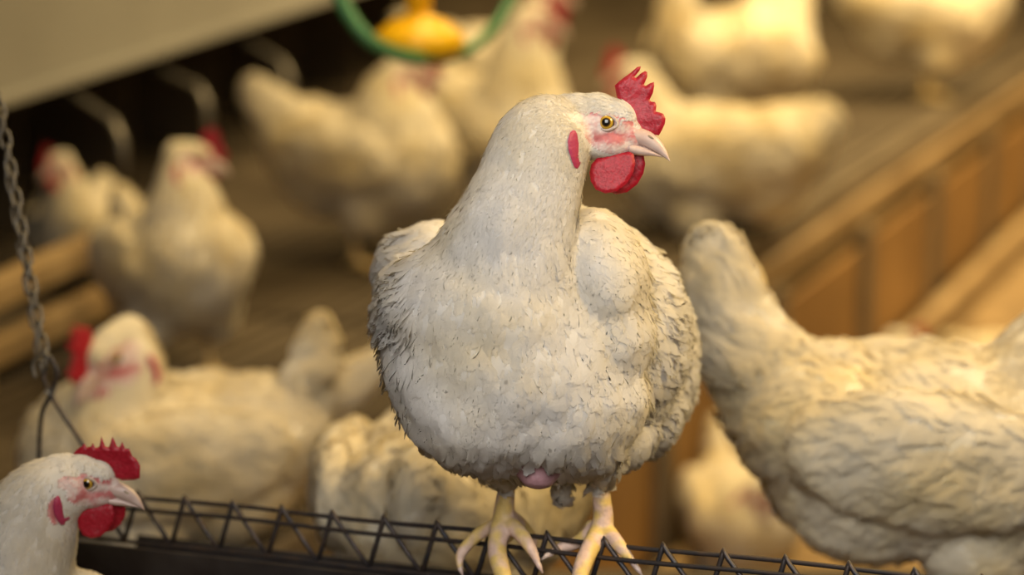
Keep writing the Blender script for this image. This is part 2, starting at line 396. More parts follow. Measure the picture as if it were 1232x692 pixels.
def head_parts(root, H, comb='A', detail=True, lowres=False, skin=None):
    """H: 4x4 head frame to world. Makes comb, wattles, beak, eyes under root"""
    org = Vector(root.location)
    def part(name, V, F, mat, pig=None, parent=root, sub=0):
        me = bpy.data.meshes.new(name); me.from_pydata([tuple((H@Vector(v))-org) for v in V], [], F)
        bm = bmesh.new(); bm.from_mesh(me)
        if name in ('comb', 'wattle', 'ear_lobe'): bmesh.ops.remove_doubles(bm, verts=bm.verts, dist=1e-6)
        bmesh.ops.recalc_face_normals(bm, faces=bm.faces); bm.to_mesh(me); bm.free(); smooth(me)
        if pig is not None:
            at = me.color_attributes.new('pig', 'FLOAT_COLOR', 'POINT'); at.data.foreach_set('color', np.array(pig).ravel())
        o = link(name, me, mat, parent)
        return o
    st = 5 if lowres else 2.2
    V, F = puff_cached('comb'+comb+str(st), COMB_A if comb == 'A' else COMB_B, 3.2, st, 1.2)
    part('comb', V, F, M_COMB)
    V, F = puff_cached('wat'+str(st), WATT, 3.0, st, .8, 2)
    for s, du, dv in ((1, 0, 0), (-1, 11, 0)):
        a = R(12)*s
        V2 = []
        for (x, y, z) in V:
            t = min(1, max(0, (-y-30)/50))
            V2.append((x+du*(1), y+dv, s*(9+5*t)+z))
        part('wattle', V2, F, M_WAT)
    # ear lobes
    lob = zz([(178, 345), (165, 360), (156, 395), (160, 430), (172, 465), (186, 500), (200, 506), (208, 490), (222, 488), (236, 472), (222, 468), (206, 470), (204, 440), (205, 400), (198, 362), (190, 348)], 328, 308, 1/3.46)
    V, F = puff_cached('lobe'+str(st), lob, 2.2, st, 0, 1)
    bv = BVHTree.FromPolygons([tuple(p) for p in skin[0].tolist()], skin[1])
    def surf(x, y, s):
        a = H@Vector((x, y, s*110)); b = H@Vector((x, y, 0)); hit = bv.ray_cast(a, (b-a).normalized())
        return s*33.0 if hit[0] is None else (H.inverted()@hit[0]).z
    for s in (1, -1): part('ear_lobe', [((x+42)*.85-36.5, y, surf(x+5, y, s)+s*1.8+z*.9) for x, y, z in V], F, M_LOBE)
    # beak: upper and lower mandible
    up_top = [(30, 2), (38, -4), (46, -7), (54, -11), (62, -18), (68, -26), (72, -34), (75.5, -45)]
    up_bot = [(26, -25), (34, -26), (42, -28), (50, -31), (58, -35), (65, -39), (71, -43), (76, -46.5)]
    wid = [15, 13, 11, 9.5, 8, 6, 3.6, .8]
    lo_bot = [(27, -37), (33, -38), (41, -39), (49, -39.5), (56, -39.8), (62, -40.5), (66, -41.2), (68, -42)]
    lo_top = [(26, -23), (34, -25), (42, -27), (49, -30), (56, -34), (62, -37.5), (66, -40), (68, -41.6)]
    wlo = [13, 11, 9, 7.5, 6, 4.2, 2.4, .5]
    def loft(top, bot, wd, seg=16, sharp=1.0, n=4):
        rows = spline([(a[0], a[1], b[0], b[1], w_) for a, b, w_ in zip(top, bot, wd)], n); V = []; F = []
        for tx, ty, bx, by, wv in rows:
            for k in range(seg):
                an = 2*math.pi*k/seg; c = math.cos(an); s_ = math.sin(an)
                h = .5+.5*c; side = math.copysign(abs(s_)**.8, s_)*wv
                V.append((bx+(tx-bx)*h, by+(ty-by)*h, side*(1.0 if h < .5 else 1)))
        m_ = len(rows)
        for i in range(m_-1):
            for k in range(seg): F.append((i*seg+k, i*seg+(k+1) % seg, (i+1)*seg+(k+1) % seg, (i+1)*seg+k))
        F.append(tuple(range(seg))); F.append(tuple((m_-1)*seg+k for k in reversed(range(seg))))
        return V, F
    V, F = loft(up_top, up_bot, wid); b = part('beak', V, F, M_BEAK)
    V2, F2 = loft(lo_top, lo_bot, wlo); part('lower_beak', V2, F2, M_BEAK, parent=b)
    if not lowres:
        for s in (1, -1):
            V = []; F = []
            vv, ff = ico(3)
            for p in vv: V.append((50.5+p[0]*6.2+p[1]*1.0, -16.5-p[0]*3.0+p[1]*1.7, s*(8.0)+p[2]*1.6))
            part('nostril', V, [tuple(f) for f in ff], flat_nostril, parent=b)
    # eyes
    for s in (1, -1):
        seg, rng_ = 32, 20; V = [(0, 0, s*1.0)]; F = []; pig = [(.0, .0, .0, 1)]
        rad = 11.5
        for i in range(1, rng_+1):
            th = math.pi*.72*i/rng_
            r_ = math.sin(th)*rad
            if r_ < 4.6 and th < 1.2: c = (.004, .003, .003, 1)
            elif r_ < 5.4 and th < 1.2: c = (.10, .05, .01, 1)
            elif r_ < 7.4 and th < 1.2: c = (.50, .30, .035, 1)
            elif r_ < 8.4 and th < 1.2: c = (.26, .15, .02, 1)
            else: c = (.05, .035, .03, 1)
            for k in range(seg):
                an = 2*math.pi*k/seg; V.append((math.cos(an)*math.sin(th), math.sin(an)*math.sin(th), s*math.cos(th))); pig.append(c)
        for k in range(seg): F.append((0, 1+k, 1+(k+1) % seg))
        for i in range(rng_-1):
            for k in range(seg): F.append((1+i*seg+k, 1+(i+1)*seg+k, 1+(i+1)*seg+(k+1) % seg, 1+i*seg+(k+1) % seg))
        part('eye', [(x*rad, y*rad, z*rad+s*17.5) for x, y, z in V], F, M_EYE, pig)
        bm = bmesh.new(); pts = []
        for k in range(36):
            an = 2*math.pi*k/36; ca, sa = math.cos(an), math.sin(an)
            pts.append((ca*10.2+(3.0*max(0, ca)**4), sa*9.0-1.5*max(0, ca)**4, s*(23.6-1.2*max(0, ca)**4)))
        add_tube(bm, pts, 2.3, 8, closed=True)
        V = [tuple(v.co) for v in bm.verts]; bm.verts.index_update(); F = [tuple(v.index for v in f.verts) for f in bm.faces]; bm.free()
        part('eyelid', V, F, M_LID)
flat_nostril = flat_mat('nostril_cere', (.34, .27, .18), .5, scale=200, col2=(.2, .14, .09))
def head_blobs(B, H):
    s = H.to_scale()[0]
    def e(u, v, ru, rv, rw, w_=0, rot=0):
        c = H@Vector((u, v, w_)); cr, sr = math.cos(rot), math.sin(rot); M3 = H.to_3x3()
        B.ell(c, M3@Vector((cr*ru, sr*ru, 0)), M3@Vector((-sr*rv, cr*rv, 0)), M3@Vector((0, 0, rw)), 4)
    e(-14, 0, 37, 38, 27); e(8, 2, 28, 29, 23.5, rot=R(-20)); e(22, -13, 23, 20, 16, rot=R(-22)); e(-4, -24, 36, 20, 23, rot=R(5))
    e(14, -26, 22, 13, 15, rot=R(0))
    e(-36, -4, 38, 42, 30); e(-50, -4, 30, 41, 27)
    for sd in (1, -1):
        e(0, 1, 13, 10, 8, sd*17); e(-34, -4, 15, 9, 6, sd*25, rot=R(-35)); e(-6, 10, 18, 5, 6, sd*20, rot=R(8))
def face_mask(p, H, seed=0):
    """bare face skin: mask and pigment for points p (n,3)"""
    Hi = np.array(H.inverted()); q = p@Hi[:3, :3].T+Hi[:3, 3]
    u, v, w_ = q[:, 0], q[:, 1], q[:, 2]
    e1 = ((u-8)/34)**2+((v+10)/27)**2
    e2 = ((u+24)/14)**2+((v-5)/9)**2
    side = np.abs(w_) > 5
    e3 = ((u+42)/8.5)**2+((v+33)/22)**2
    mask = ((e3 < 1) & (np.abs(w_) < 60)) | ((np.minimum(e1, e2) < 1) & (u > -44) & (u < 60) & (v < 14-.38*u) & (v > -47) & (np.abs(w_) < 50) & side) | ((u > 28) & (u < 60) & (v < 5) & (v > -45) & (np.abs(w_) < 30))
    nz = np.array([noise.noise(Vector((a*.07, b*.07, seed))) for a, b in zip(u, v)]) if mask.any() else np.zeros(len(u))
    nz = np.where(mask, nz, 0)
    fine = np.array([noise.noise(Vector((a*.28, b*.6, seed+5))) if mk else 0 for a, b, mk in zip(u, v, mask)])
    white = np.array((.72, .60, .54)); red = np.array((.46, .05, .06)); pink = np.array((.66, .36, .33))
    # red stripe over and behind the eye, and under it towards the beak
    d1 = np.exp(-((v-(9-.30*u))/5)**2)*(np.abs(u) < 32)
    d2 = np.exp(-((v-(-17-.02*u))/6)**2)*(u > -14)*(u < 38)
    d3 = np.exp(-(((u+42)/9)**2+((v+33)/22)**2))
    a = np.clip(d1*.9+d2*.9+d3+nz*.9+fine*.6+.2, 0, 1)[:, None]
    col = white*(1-a)+(pink*.35+red*.65)*a
    return mask, col
def leg_chain(B, pts, list_out, n=6, sub=3):
    B.chain(pts, n, sub); list_out.append(spline(pts, n))
def leg_mask(p, legs, zmax, grow=1.35):
    m = np.zeros(len(p), bool)
    for L in legs:
        for x, y, z, r in L: m |= (np.linalg.norm(p-np.array((x, y, z)), axis=1) < r*grow)
    return m & (p[:, 2] < zmax)

# ------------------------------------------------------------------ the room, deck and litter
ddir = (floor_pt(1232, 75)-floor_pt(880, 300)).normalized()
E0 = floor_pt(880, 300)
bdir = Vector((-ddir.y, ddir.x, 0))
UPZ = Vector((0, 0, 1))
def D(a, b, z=0): return E0+ddir*a+bdir*b+Vector((0, 0, z))
LOW = -.56
bm = bmesh.new()
rs = random.Random(5)
for i in range(80):
    b0 = .02+i*.047
    zz0 = rs.uniform(-.002, .002)
    for a0, a1 in ((-4.6, -.92), (-.9, 2.78), (2.8, 6.48), (6.5, 11)):
        add_beam(bm, D(a0, b0, -.014+zz0), D(a1, b0, -.014+zz0), .031, .026)
for a0 in np.arange(-4.4, 11, .6): add_beam(bm, D(a0, 0, -.06), D(a0, 3.75, -.06), .04, .06)
structure(bm_obj('floor', bm, M_SLAT, bevel=.003))
bm = bmesh.new(); add_box(bm, (0, 6, LOW-.05), Vector((8, 0, 0)), Vector((0, 10, 0)), Vector((0, 0, .05)))
structure(bm_obj('floor', bm, M_LITTER))
# deck edge: top rail, upright boards, bottom rail
bm = bmesh.new(); add_beam(bm, D(-4.6, -.012, -.030), D(11, -.012, -.030), .02, .056)
structure(bm_obj('trim_5', bm, M_DARK))
bm = bmesh.new(); add_beam(bm, D(-4.6, -.032, -.092), D(11, -.032, -.092), .02, .068)
structure(bm_obj('trim_1', bm, M_WOOD2, bevel=.004))
bm = bmesh.new()
for i, a0 in enumerate(np.arange(-4.6, 11, .8)):
    add_beam(bm, D(a0+.03, -.035, -.325), D(a0+.77, -.035, -.325), .018, .30)
structure(bm_obj('trim_2', bm, M_WOOD))
bm = bmesh.new()
for a0 in np.arange(-4.6, 11, .8): add_box(bm, D(a0, -.045, LOW/2-.06), ddir*.03, bdir*.02, UPZ*(-LOW/2-.06))
structure(bm_obj('trim_3', bm, M_DARK))
bm = bmesh.new(); add_beam(bm, D(-4.6, -.10, LOW+.045), D(11, -.10, LOW+.045), .05, .09)
structure(bm_obj('trim_4', bm, M_WOOD2, bevel=.004))
def wall(name, c, a, b, c3, mat):
    bm = bmesh.new(); add_box(bm, c, Vector(a), Vector(b), Vector(c3)); return structure(bm_obj(name, bm, mat))
wall('wall_left', (-3.6, 5, 1.0), (.05, 0, 0), (0, 7, 0), (0, 0, 1.9), M_WALL)
wall('wall_right', (7.0, 5, 1.0), (.05, 0, 0), (0, 8, 0), (0, 0, 1.9), M_WALL)
wall('wall_back', (1.7, 14.0, 1.0), (5.4, 0, 0), (0, .05, 0), (0, 0, 1.9), M_WALL)
wall('ceiling', (1.7, 5, 2.85), (5.4, 0, 0), (0, 9, 0), (0, 0, .05), M_WALL)

# ------------------------------------------------------------------ the generic hen, for the flock
def rotz(a): return Matrix.Rotation(a, 4, 'Z')
def flock_hen(label, pos, heading, scale=1.0, sit=0.0, neck=None, head_yaw=0, head_pitch=0, tail=(0, 1.0), comb='A',
              voxel=.0045, feathers=2200, seed=1, group='white hens of the flock', tailsplit=False, puffy=1.0, lowres=True, mat=None, pitch=0, headscale=1.0, tint=None):
    rng = np.random.default_rng(seed); rr = random.Random(seed)
    root = thing('white_hen', label, 'hen', pos, group)
    T = Matrix.Translation(pos)@rotz(heading)@Matrix.Scale(scale, 4)@Matrix.Translation((0, 0, -sit))
    Tp = T@Matrix.Translation((0, 0, .2))@Matrix.Rotation(-pitch, 4, 'Y')@Matrix.Translation((0, 0, -.2))
    B = Body(); t3 = Tp.to_3x3()
    def e(c, r, rotY=0, rotX=0, rotZ=0, sub=4):
        Mx = t3@Matrix.Rotation(-rotY, 3, 'Y')@Matrix.Rotation(rotX, 3, 'X')@Matrix.Rotation(rotZ, 3, 'Z')
        B.ell(Tp@Vector(c), Mx@Vector((r[0], 0, 0)), Mx@Vector((0, r[1], 0)), Mx@Vector((0, 0, r[2])), sub)
    p = puffy
    e((0, 0, .205), (.165, .112*p, .108), 0.06); e((.085, 0, .205), (.105, .108*p, .112)); e((.06, 0, .165), (.10, .095*p, .085))
    e((-.11, 0, .225), (.105, .092*p, .088), -.35); e((-.09, 0, .165), (.095, .09*p, .075), -.5)
    for s in (1, -1):
        e((-.025, s*.098*p, .225), (.145, .030, .072), -.10, 0, s*.10); e((.03, s*.06, .125), (.055, .045, .065))
        e((-.02, s*.105*p, .235), (.10, .03, .055), -.1, 0, s*.05)
    # tail
    ta, tl = tail
    for k, (dx, dz, r) in enumerate(((0, 0, .062), (.05, .045, .055), (.095, .095, .046), (.13, .145, .036), (.15, .185, .026))):
        for s in ((-1, 1) if tailsplit and k > 1 else (0,)):
            ca = math.cos(ta+s*.42); sa = math.sin(ta+s*.42)
            X = -(dx*ca-dz*sa)*tl; Z = (dx*sa+dz*ca)*tl
            e((-.165+X, s*.022, .255+Z), (r*(1 if not tailsplit else .62), r*.55 if not tailsplit else r*.4, r*(1.25 if not tailsplit else .95)), (ta+s*.42)*1+.75)
    nk = neck or [(.115, 0, .245, .088), (.150, 0, .300, .066), (.165, 0, .350, .048), (.175, 0, .385, .034), (.185, 0, .400, .026)]
    pts = []
    for x, y, z, r in nk:
        q = Tp@Vector((x, y, z)); pts.append((q.x, q.y, q.z, r*scale))
    hx, hy, hz, hr = nk[-1]
    hd = rotz(heading+head_yaw)
    U = 1/1320.0*scale*headscale
    F3 = Matrix.Rotation(-head_pitch, 3, 'Y')
    fwd = hd.to_3x3()@(F3@Vector((1, 0, 0))); up = hd.to_3x3()@(F3@Vector((0, 0, 1))); sd = fwd.cross(up)
    hp = Vector(pts[-1][:3])+fwd*(34*U)+up*(10*U)
    H = Matrix(((fwd.x*U, up.x*U, sd.x*U, hp.x), (fwd.y*U, up.y*U, sd.y*U, hp.y), (fwd.z*U, up.z*U, sd.z*U, hp.z), (0, 0, 0, 1)))
    B.chain(pts, 6, 3); head_blobs(B, H)
    legs = []
    if sit < .05:
        for s in (1, -1):
            y0 = s*.06; z0 = sit
            def tp(x, y, z, r):
                q = T@Vector((x, y, z)); return (q.x, q.y, q.z, r*scale)
            leg_chain(B, [tp(.02, y0, .12, .02), tp(0.0, y0, .085, .011), tp(.005, y0, .045, .009), tp(.012, y0, .013+z0, .010)], legs)
            for an, ln in ((0, .06), (.55, .05), (-.55, .05), (math.pi, .028)):
                leg_chain(B, [tp(.012, y0, .012+z0, .009), tp(.012+ln*.55*math.cos(an), y0+ln*.55*math.sin(an), .009+z0, .0068), tp(.012+ln*math.cos(an), y0+ln*math.sin(an), .0045+z0, .004)], legs, 4, 2)
    vs, fs = B.build(voxel*scale, 6, .006, lambda p: np.clip((np.linalg.norm(p-np.array(H.to_translation()), axis=1)-.06)/.1, 0, 1)*np.clip((p[:, 2]-pos[2]-.1)/.03, 0, 1), 8)
    mask = np.zeros(len(vs)); pig = np.ones((len(vs), 4))
    fm, fc = face_mask(vs, H, seed); mask[fm] = 1; pig[fm, :3] = fc[fm]
    if legs:
        lm = leg_mask(vs, legs, pos[2]+.105*scale); mask[lm] = 1; pig[lm, :3] = (.62, .45, .20)
    Ti = np.array(Tp.inverted()); R3 = np.array(t3)/scale
    def flow(q):
        l = q@Ti[:3, :3].T+Ti[:3, 3]
        f = np.zeros_like(l); nz = np.clip((l[:, 2]-.26)/.06, 0, 1)*(l[:, 0] > .04)
        tailm = np.clip((-l[:, 0]-.16)/.05, 0, 1)*(l[:, 2] > .22)
        f[:, 0] = -1+.0*nz; f[:, 2] = -.35-1.3*nz-.5*(l[:, 0] > .08)
        f[:, 0] += 0.5*nz; f[:, 2] += tailm*2.0
        return f@R3.T
    def size(q, rg):
        l = q@Ti[:3, :3].T+Ti[:3, 3]; n = len(q)
        nk_ = (l[:, 2] > .29) & (l[:, 0] > .04)
        wing = (np.abs(l[:, 1]) > .08) & (l[:, 2] > .17)
        tl_ = (l[:, 0] < -.16)
        L = np.where(nk_, .024, np.where(wing, .05, np.where(tl_, .065, .038)))*rg.uniform(.75, 1.25, n)*scale
        W = np.where(nk_, .0045, np.where(wing, .0125, np.where(tl_, .010, .0115)))*rg.uniform(.8, 1.2, n)*scale
        lf = np.where(nk_, .001, np.where(tl_, .006, .0035))*rg.uniform(.4, 1.6, n)*scale
        hq = q@Hinv[:3, :3].T+Hinv[:3, 3]; hd = (hq[:, 0] > -48) & (np.linalg.norm(hq, axis=1) < 75)
        L = np.where(hd, .009*scale, L); W = np.where(hd, .0017*scale, W); lf = np.where(hd, .0003, lf)
        return L, W, lf
    Hinv = np.array(H.inverted())
    def dens(cn):
        l = cn@Ti[:3, :3].T+Ti[:3, 3]
        return np.where((l[:, 2] > .29) & (l[:, 0] > .04), 2.6, 1.0)
    sheet = feather_sheet(vs, fs, mask, flow, {'size': size, 'dens': dens}, feathers, rng, 5, 3)
    if tint: sheet[3][:, :3] *= np.array(tint)
    me = make_mesh('body', vs, fs, pig, mask, sheet, pos, M_DOWN if mat else M_DOWN_BG); me.materials[0] = mat or M_BG
    link('body', me, None, root)
    head_parts(root, H, comb, lowres=lowres, skin=(vs, fs))
    return root

# ------------------------------------------------------------------ the main hen
def main_hen():
    rng = np.random.default_rng(11)
    S = 2.2/FPX
    foot_c = (P(600, 650, 2.25)+P(722, 652, 2.22))/2
    root = thing('white_hen', 'large sharp white hen perched on top of the wire grille, head turned right', 'hen', foot_c, 'white hens of the flock')
    B = Body()
    def e(px, py, d, rx, ry, rd, roll=0, yaw=0, sub=5):
        k = d/FPX; Mx = Matrix.Rotation(yaw, 3, _u)@Matrix.Rotation(roll, 3, _f)
        B.ell(P(px, py, d), Mx@(_r*rx*k), Mx@(_u*ry*k), Mx@(_f*rd*S), sub)
    e(603, 425, 2.18, 147, 142, 125)
    e(590, 380, 2.16, 125, 110, 105)
    e(650, 478, 2.20, 132, 98, 120)
    e(580, 470, 2.17, 105, 95, 100)
    e(680, 400, 2.28, 145, 150, 150)
    e(735, 420, 2.36, 92, 120, 130)
    e(775, 425, 2.36, 60, 100, 90, roll=R(-8))
    e(770, 480, 2.33, 48, 68, 80)
    e(738, 520, 2.26, 50, 42, 60)
    e(690, 520, 2.2, 70, 52, 80)
    # wings
    e(518, 332, 2.31, 62, 66, 130, roll=R(20))
    e(500, 400, 2.24, 45, 95, 110, roll=R(-5))
    e(722, 335, 2.20, 58, 86, 120, roll=R(-14))
    e(735, 400, 2.20, 52, 70, 100, roll=R(-4))
    e(690, 300, 2.22, 45, 52, 110)
    # thighs / fluff
    e(606, 545, 2.235, 34, 38, 40); e(722, 540, 2.22, 30, 40, 40)
    e(648, 570, 2.168, 25, 19, 26); e(676, 582, 2.25, 11, 22, 14)
    # neck
    nk = [(690, 156, 2.149, 30), (672, 157, 2.150, 38), (653, 174, 2.14, 58), (637, 220, 2.135, 64), (622, 262, 2.135, 72), (610, 310, 2.145, 86), (602, 360, 2.16, 102)]
    rows = []
    for px, py, d, r in nk:
        q = P(px, py, d); rows.append((q.x, q.y, q.z, r*d/FPX))
    B.chain(rows, 6, 4)
    spine = spline(rows, 8)
    # soft bulge at the throat's foot
    e(624, 320, 2.13, 58, 70, 60, roll=R(12))
    U = 2.13/FPX
    yaw = R(-6)
    fwd = (Matrix.Rotation(yaw, 3, _u)@_r).normalized(); up = _u.copy(); sd = fwd.cross(up).normalized()
    hp = P(731, 149, 2.145)
    H = Matrix(((fwd.x*U, up.x*U, sd.x*U, hp.x), (fwd.y*U, up.y*U, sd.y*U, hp.y), (fwd.z*U, up.z*U, sd.z*U, hp.z), (0, 0, 0, 1)))
    head_blobs(B, H)
    legs = []
    def lc(rows, n=6):
        out = []
        for px, py, d, r in rows:
            q = P(px, py, d); out.append((q.x, q.y, q.z, r*d/FPX))
        leg_chain(B, out, legs, n)
    # image-left leg
    lc([(610, 545, 2.25, 16), (611, 572, 2.25, 11), (608, 600, 2.252, 11.5), (606, 625, 2.255, 14), (606, 640, 2.255, 15)])
    lc([(602, 636, 2.25, 13), (598, 660, 2.235, 12), (602, 682, 2.215, 11.5), (610, 705, 2.20, 9), (616, 722, 2.195, 5)])
    lc([(596, 634, 2.255, 10), (580, 640, 2.262, 8.5), (564, 654, 2.265, 7.5), (554, 668, 2.263, 6.5), (553, 682, 2.258, 4)])
    lc([(612, 630, 2.25, 11), (626, 642, 2.235, 9.5), (636, 656, 2.225, 8), (644, 670, 2.22, 5.5), (649, 684, 2.218, 2.8)])
    lc([(615, 622, 2.26, 9), (628, 632, 2.285, 8), (640, 646, 2.295, 6), (643, 656, 2.295, 4)])
    # image-right leg
    lc([(722, 540, 2.23, 15), (723, 570, 2.23, 10.5), (724, 600, 2.232, 11.5), (726, 622, 2.235, 12.5), (723, 642, 2.235, 15)])
    lc([(718, 645, 2.23, 12), (708, 664, 2.21, 11.5), (700, 684, 2.195, 11), (696, 706, 2.18, 9), (694, 724, 2.175, 5)])
    lc([(708, 644, 2.24, 10), (692, 654, 2.245, 8), (676, 659, 2.245, 7), (662, 666, 2.243, 4.2), (657, 669, 2.243, 3)])
    lc([(732, 642, 2.23, 11), (743, 654, 2.215, 9), (751, 664, 2.21, 7.5), (760, 675, 2.205, 4.8), (770, 687, 2.20, 2.4)])
    lc([(734, 646, 2.235, 9), (742, 662, 2.23, 8), (746, 676, 2.225, 5)])
    lc([(712, 634, 2.245, 9), (702, 646, 2.27, 7), (697, 656, 2.275, 5)])
    Hq = np.array(H.to_translation())
    vs, fs = B.build(.0016, 7, .004, lambda p: np.clip((np.linalg.norm(p-Hq, axis=1)-.06)/.1, 0, 1)*np.clip((p[:, 2]-P(600, 560, 2.25).z)/.03, 0, 1), 45)
    # plumage relief: broad soft lumps
    mask = np.zeros(len(vs)); pig = np.ones((len(vs), 4))
    fm, fc = face_mask(vs, H, 3); mask[fm] = 1; pig[fm, :3] = fc[fm]
    zcut = P(600, 560, 2.25).z
    lm = leg_mask(vs, legs, zcut, 1.3)
    nzv = np.array([noise.noise(Vector(p)*85) if m_ else 0 for p, m_ in zip(vs.tolist(), lm)])
    t = np.clip(nzv*2+.5, 0, 1)[:, None]
    legc = np.array((.66, .47, .37))*(1-t)+np.array((.70, .50, .17))*t
    mask[lm] = 1; pig[lm, :3] = legc[lm]
    # bare pink patch between the legs
    pc = np.array(P(647, 573, 2.153)); dd = np.linalg.norm((vs-pc)/np.array((27*S, 60*S, 20*S)), axis=1)
    pm = dd < 1; mask[pm] = 1; pig[pm, :3] = (.40, .22, .24)
    sp = spine[:, :3]; tang = np.gradient(sp, axis=0); tang /= np.linalg.norm(tang, axis=1)[:, None]
    Rv, Uv, Fv = (np.array(x) for x in (_r, _u, _f)); cam_ = np.array(CAM)
    def img(q):
        d = (q-cam_)@Fv; return ((q-cam_)@Rv)/d*FPX+616, 346-((q-cam_)@Uv)/d*FPX, d
    def flow(q):
        x, y, d = img(q)
        dist = np.linalg.norm(q[:, None]-sp[None], axis=2); i = dist.argmin(1)
        tn = tang[i]
        # breast: down and outwards; sides: down and back
        side = (x-612)/150
        fb = -Uv[None]*1.0+Rv[None]*(side*.30)[:, None]+Fv[None]*(np.abs(side)*.5+np.clip((d-2.2)*6, 0, 1.2))[:, None]
        right = np.clip((x-760)/60, 0, 1)[:, None]
        fb = fb+Rv[None]*right*.7+Fv[None]*right*.5
        wl = ((x < 545) & (y < 385) & (d > 2.2))[:, None]
        fb = np.where(wl, -Rv[None]*.9-Uv[None]*.5+Fv[None]*.5, fb)
        wn = np.clip((335-y)/70, 0, 1)*(d < 2.26)*(x > 520)*(x-600 < 110+(150-y)*0)
        wn = wn[:, None]
        hd = (y < 215) & (x > 690)
        f = fb*(1-wn)+tn*wn
        f = np.where(hd[:, None], -Rv[None]*1.0-Uv[None]*.35, f)
        return f
    neckf = lambda x, y, d: np.clip((340-y)/60, 0, 1)*(d < 2.2)
    def size(q, rg):
        x, y, d = img(q); n = len(q)
        nk_ = neckf(x, y, d); hd = (y < 205) & (x > 672)
        fluff = ((x > 780) | ((x < 500) & (y < 380)) | (y > 535)) & ~hd
        wing = (x > 680) & (y > 250) & (y < 450) & (x < 790)
        L = (.031*(1-nk_)+.020*nk_); L = np.where(wing, .036, L); L = np.where(fluff, np.where(y > 530, .021, .034), L); L = np.where(hd, .0085, L)
        W = (.0088*(1-nk_)+.0030*nk_); W = np.where(wing, .0125, W); W = np.where(fluff, .0070, W); W = np.where(hd, .0016, W)
        lf = (.0008*(1-nk_)+.0003*nk_); lf = np.where(fluff, .0060, lf); lf = np.where(wing, .0014, lf); lf = np.where(hd, .0002, lf)
        v = rg.uniform(.7, 1.3, n)
        tr = np.clip((x-640)/45, 0, 1)*np.clip((230-y)/30, 0, 1)
        L = L*(1-tr)+.0095*tr; W = W*(1-tr)+.0017*tr; lf = lf*(1-tr)+.0005*tr
        return L*v, W*rg.uniform(.8, 1.2, n)*v**.5, lf*rg.uniform(.2, 1.7, n)
    def dens(cn):
        x, y, d = img(cn); nk_ = neckf(x, y, d); hd = (y < 215) & (x > 655)
        return np.where(hd, 14, 1+4.0*nk_+1.2*((x > 780) | (x < 500)))*np.where(d > 2.45, .4, 1)*(np.linalg.norm((cn-pc)/np.array((34*S, 60*S, 28*S)), axis=1) > 1)
    sheet = feather_sheet(vs, fs, mask, flow, {'size': size, 'dens': dens}, 21000, rng, 7, 5)
    def wsize(q, rg):
        L, W, lf = size(q, rg); x, y, d = img(q)
        out = (x > 775) | ((x < 505)) | (y > 530)
        return L*.55, np.full(len(q), .0006), np.where(out, .004, .0012)*rg.uniform(.3, 1.8, len(q))
    wisps = feather_sheet(vs, fs, mask, flow, {'size': wsize, 'dens': lambda cn: dens(cn)*np.where((img(cn)[1] < 215), .2, 1)}, 2500, rng, 5, 3)
    nb = len(sheet[0]); sheet = (np.vstack([sheet[0], wisps[0]]), np.vstack([sheet[1], wisps[1]+nb]), np.vstack([sheet[2], wisps[2]*.3+.1]), np.vstack([sheet[3], wisps[3]]), np.vstack([sheet[4], wisps[4]]))
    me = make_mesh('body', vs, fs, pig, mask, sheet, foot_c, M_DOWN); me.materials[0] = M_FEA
    link('body', me, None, root)
    head_parts(root, H, 'A', skin=(vs, fs))
    # claws
    for rows in ([(644, 672, 2.22, 4.6), (649, 682, 2.216, 3.4), (653, 690, 2.215, .8)], [(760, 675, 2.205, 4.6), (768, 686, 2.20, 3.2), (773, 693, 2.198, .8)], [(663, 666, 2.243, 4.2), (657, 669, 2.242, 3), (651, 674, 2.24, .7)], [(553, 678, 2.26, 4.4), (554, 686, 2.257, 3), (557, 693, 2.255, .7)]):
        bm = bmesh.new(); add_tube(bm, [P(a, b, d) for a, b, d, r in rows], [r*d/FPX for a, b, d, r in rows], 8)
        bm_obj('claw', bm, M_BEAK, root, sm=True)
    return root
main_hen()

# ------------------------------------------------------------------ feeder: wire grille over a trough, hung on a chain
APX = [222, 279, 336, 397, 459, 523.6, 588, 656, 725, 796.6, 869.7, 943.6, 1021.5]
def gx(k): return (k-0)/12.0
A_ = P(222, 600, 2.45); Bq = P(1021.5, 680, 2.10)
ks = np.arange(-5, 16)
def GP(k): return A_+(Bq-A_)*(k/12.0)
gdir = (Bq-A_).normalized(); gside = gdir.cross(UPZ).normalized()   # towards the camera side
if gside.y > 0: gside = -gside
froot = thing('wire_feeder', 'long dark wire grille feeder with zigzag bars under the perched hen', 'feeder', GP(5)-Vector((0, 0, .32)))
DROP = -_u*.049
step = (Bq-A_)/12
def rail(name, off, r, k0=-2.5, k1=15.5):
    bm = bmesh.new(); pts = [GP(k)+off+Vector((0, 0, .0009*math.sin(k*1.3))) for k in np.arange(k0, k1+.1, .5)]
    add_tube(bm, pts, r, 8); return bm_obj(name, bm, M_WIRE, froot, sm=True)
rail('top_wire', -_u*.0035+_f*.004, .0023)
rail('middle_wire', -_u*.0150-_f*.002, .0023)
rail('bottom_wire', DROP-_f*.001, .0023)
back = -gside*.10
for k in range(-2, 16):
    bm = bmesh.new(); a = GP(k); l = GP(k)-step*.28+DROP; r_ = GP(k)+step*.72+DROP
    t1 = (a-l).normalized(); t2 = (r_-a).normalized()
    pts = [l, l+(a-l)*.5, a-t1*.006, a-t1*.0022+_u*.0012, a+_u*.0022, a+t2*.0022+_u*.0012, a+t2*.007, a+(r_-a)*.5, r_]
    add_tube(bm, pts, .0025, 8); bm_obj('zigzag_bar', bm, M_WIRE, froot, sm=True)
